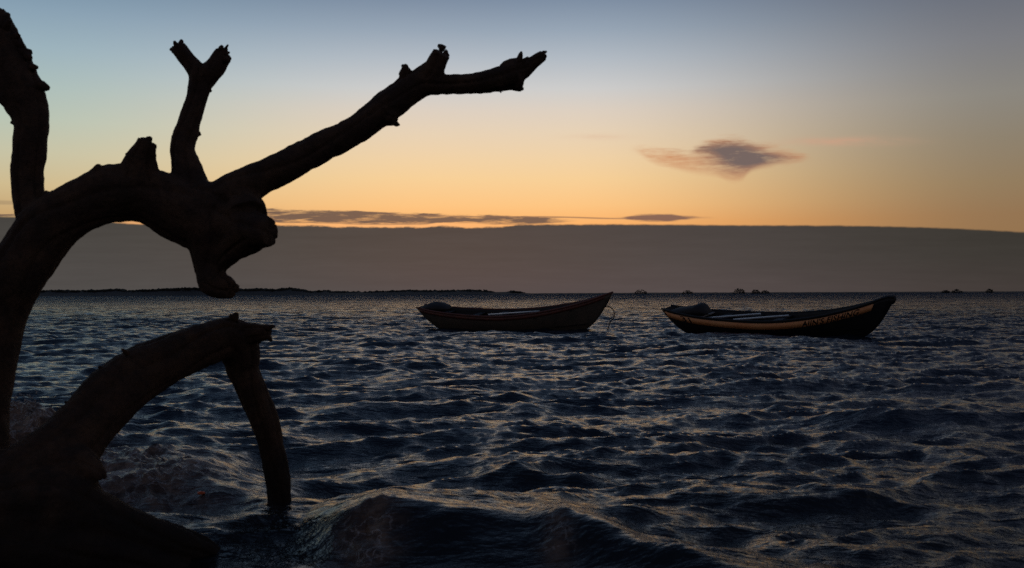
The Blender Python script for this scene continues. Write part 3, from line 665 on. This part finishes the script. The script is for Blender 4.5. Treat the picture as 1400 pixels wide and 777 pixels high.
class Hull:
    def __init__(s, L, sheer, beam, rake_s, rake_b, keel=-0.28):
        s.L = L; s.sh = np.array(sheer); s.bm = np.array(beam); s.rs = rake_s; s.rb = rake_b; s.keel = keel
        s.sheer_c = [tuple(p) for p in catmull(sheer, 8)]; s.beam_c = [tuple(p) for p in catmull(beam, 8)]
        s.sx = [p[0] for p in s.sheer_c]; s.sy = [p[1] for p in s.sheer_c]; s.bx = [p[0] for p in s.beam_c]; s.by = [p[1] for p in s.beam_c]
    def zt(s, u): return float(np.interp(u, s.sx, s.sy))
    def zk(s, u):
        up = 0.0
        if u < 0.12: up = 0.25 * (1 - u / 0.12) ** 2
        if u > 0.86: up = 0.30 * ((u - 0.86) / 0.14) ** 2
        return s.keel + up
    def pt(s, u, v, side, off=0.0):
        """u stern..bow, v keel..gunwale, side -1/+1, off outward"""
        b_ = float(np.interp(u, s.bx, s.by))
        f = (math.sin(min(1, v * 1.02) * math.pi / 2) ** 0.75) * 0.86 + 0.14 * v
        y = side * (b_ * f + off)
        z = s.zk(u) + (s.zt(u) - s.zk(u)) * v ** 1.25
        xt = -s.L / 2 + s.L * u; xk = -s.L / 2 + s.rs + (s.L - s.rs - s.rb) * u
        x = xk + (xt - xk) * (v ** (1.0 if u < 0.5 else 0.8))
        return Vector((x, y, z))
    def shell(s, t=0.05, ns=46, nvv=12):
        V = []; F_ = []
        us = [i / (ns - 1) for i in range(ns)]
        prof_ = [(-1, j / nvv) for j in range(nvv, 0, -1)] + [(1, j / nvv) for j in range(0, nvv + 1)]
        m_ = len(prof_)
        for u in us:
            for sd_, v in prof_: V.append(s.pt(u, v, sd_))
        n_out = len(V)
        for u in us:
            for sd_, v in prof_:
                p = s.pt(u, v, sd_); bb = float(np.interp(u, s.bx, s.by)); kk = max(0.0, 1 - t / max(bb, 0.06))
                V.append(Vector((p.x * (1 - t / (s.L / 2)), p.y * kk, p.z + (t * (1 - v)))))
        for i in range(ns - 1):
            for j in range(m_ - 1):
                a = i * m_ + j; F_.append((a, a + m_, a + m_ + 1, a + 1))
                a += n_out; F_.append((a, a + 1, a + m_ + 1, a + m_))
            for j, rev in ((0, True), (m_ - 1, False)):
                a = i * m_ + j; q_ = (a, a + m_, a + m_ + n_out, a + n_out); F_.append(q_[::-1] if rev else q_)
        F_.append(tuple(range(m_))); F_.append(tuple(n_out + j for j in reversed(range(m_))))
        F_.append(tuple((ns - 1) * m_ + j for j in reversed(range(m_)))); F_.append(tuple(n_out + (ns - 1) * m_ + j for j in range(m_)))
        for i in (0, ns - 1):
            F_.append((i * m_, i * m_ + n_out, i * m_ + n_out + m_ - 1, i * m_ + m_ - 1))
        return V, F_
    def strip(s, u0, u1, v0, v1, side, off=0.012, n=60):
        """raised band on one side following the sheer; v measured as metres below the gunwale"""
        V = []; F_ = []
        for i in range(n):
            u = u0 + (u1 - u0) * i / (n - 1); hgt = s.zt(u) - s.zk(u)
            for d in (v0, v1):
                v = max(0.02, 1 - d / hgt) ** 0.8
                V.append(s.pt(u, v, side, off)); V.append(s.pt(u, v, side, -0.01))
        for i in range(n - 1):
            a = i * 4; b_ = a + 4
            F_ += [(a, b_, b_ + 2, a + 2), (a, a + 1, b_ + 1, b_), (a + 2, b_ + 2, b_ + 3, a + 3)]
        F_ += [(0, 2, 3, 1), ((n - 1) * 4, (n - 1) * 4 + 1, (n - 1) * 4 + 3, (n - 1) * 4 + 2)]
        return V, F_
    def place(s, u, d, side, off):
        hgt = s.zt(u) - s.zk(u); return s.pt(u, max(0.02, 1 - d / hgt) ** 0.8, side, off)

def text_mesh(txt, size, squeeze=1.0):
    cu = bpy.data.curves.new('t', 'FONT'); cu.body = txt; cu.size = size; cu.offset = size * 0.018; cu.space_character = 1.05
    o = bpy.data.objects.new('t', cu); C.objects.link(o)
    dg = bpy.context.evaluated_depsgraph_get(); dg.update()
    me = bpy.data.meshes.new_from_object(o.evaluated_get(dg)); bpy.data.objects.remove(o)
    vs = [v.co.copy() for v in me.vertices]; fs = [tuple(p.vertices) for p in me.polygons]
    x1 = max(v.x for v in vs); x0_ = min(v.x for v in vs)
    return [Vector(((v.x - x0_) * squeeze, v.y, 0)) for v in vs], fs, (x1 - x0_) * squeeze

def seat(h, u, w, zoff, th=0.035):
    b_ = float(np.interp(u, h.bx, h.by)) - 0.03; x = -h.L / 2 + h.L * u; z = h.zt(u) - zoff
    m_ = MB(); m_.box((x - w / 2, -b_, z - th), (x + w / 2, b_, z)); return m_

def boat(name, label, pS, pB, hull, heel, pitch, m_hull, seats, rail_m):
    d = pB - pS; yaw = math.atan2(d.y, d.x); c = (pS + pB) / 2
    root = empty(name, (c.x, c.y, 0.02)); root.rotation_euler = (heel, pitch, yaw); tag(root, label, 'boat')
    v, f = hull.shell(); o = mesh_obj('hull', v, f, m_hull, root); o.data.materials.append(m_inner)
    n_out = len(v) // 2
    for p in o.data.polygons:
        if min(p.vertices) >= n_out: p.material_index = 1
    for sd_ in (-1, 1):
        mm = MB(); us = [i / 49 for i in range(50)]
        mm.tube([hull.pt(u, 1.0, sd_, -0.012) + Vector((0, 0, 0.012)) for u in us], [0.036] * 50, 8); mm.build('gunwale', rail_m, root)
    for (u, w, zo, mt) in seats:
        seat(hull, u, w, zo).build('thwart', mt, root, False)
    fl = MB(); xs_ = [-hull.L / 2 + hull.L * (0.1 + 0.78 * i / 20) for i in range(21)]
    V_ = []; F_ = []
    for i, x in enumerate(xs_):
        u = (x + hull.L / 2) / hull.L; bb = max(0.05, float(np.interp(u, hull.bx, hull.by)) * 0.8 - 0.04)
        z_ = 0.20 + max(0, (u - 0.75)) * 0.6 + max(0, 0.15 - u) * 1.0
        V_ += [(x, -bb, z_), (x, bb, z_)]
    for i in range(20): F_.append((2 * i, 2 * i + 2, 2 * i + 3, 2 * i + 1))
    mesh_obj('floorboards', V_, F_, m_inner, root, False)
    return root

# right boat: black hull, orange stripe
hR = Hull(7.75, [(0, 0.84), (0.08, 0.74), (0.2, 0.63), (0.4, 0.55), (0.55, 0.55), (0.7, 0.66), (0.82, 0.84), (0.91, 1.03), (0.955, 1.16), (0.985, 1.21), (1.0, 1.19)],
          [(0, 0.34), (0.12, 0.56), (0.3, 0.74), (0.5, 0.80), (0.68, 0.68), (0.82, 0.44), (0.92, 0.20), (0.97, 0.10), (1.0, 0.07)], 0.75, 0.95)
pS = P(914, 421, 34.4); pB = P(1226, 412, 29.5)
right = boat('fishing_boat', 'black wooden fishing boat with an orange stripe and black lettering, right of the two', pS, pB, hR, R(9), R(0), m_black,
             [(0.17, 0.4, 0.05, m_seat), (0.27, 0.26, 0.05, m_inner), (0.40, 0.26, 0.05, m_inner), (0.53, 0.26, 0.05, m_inner), (0.66, 0.24, 0.14, m_inner), (0.80, 0.3, 0.12, m_inner)], m_black)
for sd_ in (-1, 1):
    v, f = hR.strip(0.012, 0.93, 0.055, 0.26, sd_); mesh_obj('stripe', v, f, m_orange, right, True)
tv_, tf_, tw = text_mesh("AJIN'S FISHING", 0.26)
u_a, u_b = 0.668, 0.882
mesh_obj('lettering', [hR.place(u_a + (u_b - u_a) * v.x / tw, 0.25 - v.y, -1, 0.017) for v in tv_], tf_, m_letter, right, False)
tv_, tf_, tw = text_mesh("31", 0.26)
mesh_obj('number', [hR.place(0.10 + 0.05 * v.x / tw, 0.245 - v.y, -1, 0.017) for v in tv_], tf_, m_letter, right, False)
st = MB(); st.ball((hR.L / 2 - 0.10, 0, 1.12), 0.14, 3, 0.15, (1.0, 0.62, 0.95), 2); st.ball((hR.L / 2 - 0.22, 0, 1.10), 0.13, 3, 0.15, (1.2, 0.7, 0.8), 4); st.build('stem_head', m_black, right)

# left boat: dull brown hull with a red brown top strake
hL = Hull(7.75, [(0, 0.86), (0.08, 0.77), (0.2, 0.68), (0.38, 0.61), (0.52, 0.63), (0.66, 0.74), (0.8, 0.93), (0.9, 1.12), (0.96, 1.27), (1.0, 1.36)],
          [(0, 0.34), (0.12, 0.55), (0.3, 0.72), (0.5, 0.78), (0.68, 0.66), (0.82, 0.42), (0.92, 0.20), (0.97, 0.10), (1.0, 0.05)], 0.85, 1.15)
pS = P(575, 421, 38.4); pB = P(843, 403, 35.2)
left_b = boat('fishing_boat', 'plain dull brown wooden fishing boat with a high pointed bow, left of the two', pS, pB, hL, R(9), R(0), m_olive,
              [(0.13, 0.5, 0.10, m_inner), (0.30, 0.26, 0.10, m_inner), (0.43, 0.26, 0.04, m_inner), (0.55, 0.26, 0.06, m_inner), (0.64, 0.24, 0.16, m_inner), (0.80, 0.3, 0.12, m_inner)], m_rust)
for sd_ in (-1, 1):
    v, f = hL.strip(0.012, 0.97, 0.03, 0.15, sd_); mesh_obj('strake', v, f, m_rust, left_b, True)
rp = MB(); bx = hL.L / 2
rp.tube([Vector(p) for p in catmull([(bx - 0.30, 0, 0.90), (bx - 0.05, -0.04, 0.82), (bx + 0.03, -0.02, 0.62), (bx - 0.03, 0.0, 0.44), (bx - 0.16, 0.03, 0.30), (bx - 0.4, 0.03, -0.3)], 6)], 0.019, 8)
rp.build('mooring_rope', m_rope, left_b)

def heap(root, hull, label, prof_, wid, z0):
    """covered heap lying over the stern"""
    V_ = []; F_ = []; n = len(prof_); seg = 12
    for i, (x, h) in enumerate(prof_):
        for j in range(seg + 1):
            a = math.pi * j / seg; w = wid * (0.5 + 0.5 * math.sin(math.pi * min(1, (i + 0.6) / n)))
            k_ = 1 + 0.16 * noise.noise(Vector((x * 3, j * 0.6, 1.0)))
            V_.append(Vector((x, -math.cos(a) * w * k_, z0 + h * math.sin(a) ** 0.8 * k_)))
    for i in range(n - 1):
        for j in range(seg):
            a = i * (seg + 1) + j; F_.append((a, a + 1, a + seg + 2, a + seg + 1))
        F_.append((i * (seg + 1), (i + 1) * (seg + 1), (i + 1) * (seg + 1) + seg, i * (seg + 1) + seg))
    F_.append(tuple(range(seg + 1))[::-1]); F_.append(tuple((n - 1) * (seg + 1) + j for j in range(seg + 1)))
    c = Vector((sum(p[0] for p in prof_) / n, 0, z0))
    mw = Matrix.LocRotScale(root.location, root.rotation_euler, None)
    o = mesh_obj('tarpaulin_heap', [v - c for v in V_], F_, m_tarp); o.matrix_world = mw @ Matrix.Translation(c)
    tag(o, label, 'covered heap', 'dark heaps over the boat sterns')
heap(right, hR, 'dark covered heap lying over the stern of the orange striped boat', [(-3.85, 0.02), (-3.6, 0.12), (-3.3, 0.2), (-3.0, 0.24), (-2.75, 0.29), (-2.6, 0.34), (-2.45, 0.33), (-2.35, 0.24), (-2.25, 0.05)], 0.42, 0.66)
heap(left_b, hL, 'dark covered heap lying over the stern of the plain brown boat', [(-3.82, 0.06), (-3.6, 0.16), (-3.4, 0.22), (-3.25, 0.25), (-3.1, 0.25), (-2.95, 0.22), (-2.75, 0.14), (-2.6, 0.03)], 0.42, 0.78)

def board(root, hull, label, x, y, length, w, a, z):
    mm = MB(); mm.box((-length / 2, -w / 2, 0), (length / 2, w / 2, 0.03))
    o = mm.build('wooden_board', m_seat, None, False)
    mw = Matrix.LocRotScale(root.location, root.rotation_euler, None)
    o.matrix_world = mw @ Matrix.Translation((x, y, z)) @ Matrix.Rotation(a, 4, 'Z'); tag(o, label, 'board', 'pale boards lying in the boats')
board(right, hR, 'pale board lying in the orange striped boat, the one nearer its stern', -1.42, 0.10, 1.75, 0.17, R(30), 0.545)
board(right, hR, 'pale board lying in the orange striped boat, the one nearer its bow', -0.42, 0.02, 1.75, 0.17, R(30), 0.515)
board(left_b, hL, 'pale board lying in the plain brown boat', 0.0, 0.05, 1.9, 0.16, R(24), 0.60)

# ------------------------------------------------------------------ spray thrown up where the swell hits the tree
m_sp, t, b, gg = mat('spray_water'); b.inputs['Base Color'].default_value = (0.32, 0.30, 0.28, 1); b.inputs['Roughness'].default_value = 0.15
mm = MB(); rs = random.Random(5)
for i in range(420):
    x = rs.gauss(-3.72, 0.16); y = 7.6 + rs.gauss(0, 0.12); top = 0.52 * math.exp(-((x + 3.74) / 0.28) ** 2)
    z = top + abs(rs.gauss(0, 0.06)) - 0.03
    mm.ball((x, y, z), rs.uniform(0.0025, 0.008), 1, 0.3, (1, 1, rs.uniform(0.8, 1.8)), i)
spray = mm.build('sea_spray', m_sp); tag(spray, 'spray thrown up by the swell between the trunk and the arching limb', 'spray', kind='stuff')

# ------------------------------------------------------------------ small things
m_scr, t, b, gg = mat('orange_red_scrap'); b.inputs['Base Color'].default_value = (0.85, 0.16, 0.05, 1); b.inputs['Roughness'].default_value = 0.4
q_ = P(275, 682, 6.5); z_ = sea_z(q_.x, q_.y)
mm = MB(); mm.ball((0, 0, 0), 0.016, 3, 0.35, (1.6, 1.0, 0.7), 3)
scr = mm.build('floating_scrap', m_scr); scr.location = (q_.x, q_.y, z_ + 0.012); tag(scr, 'tiny orange red scrap floating on the brown water under the arching limb', 'scrap')
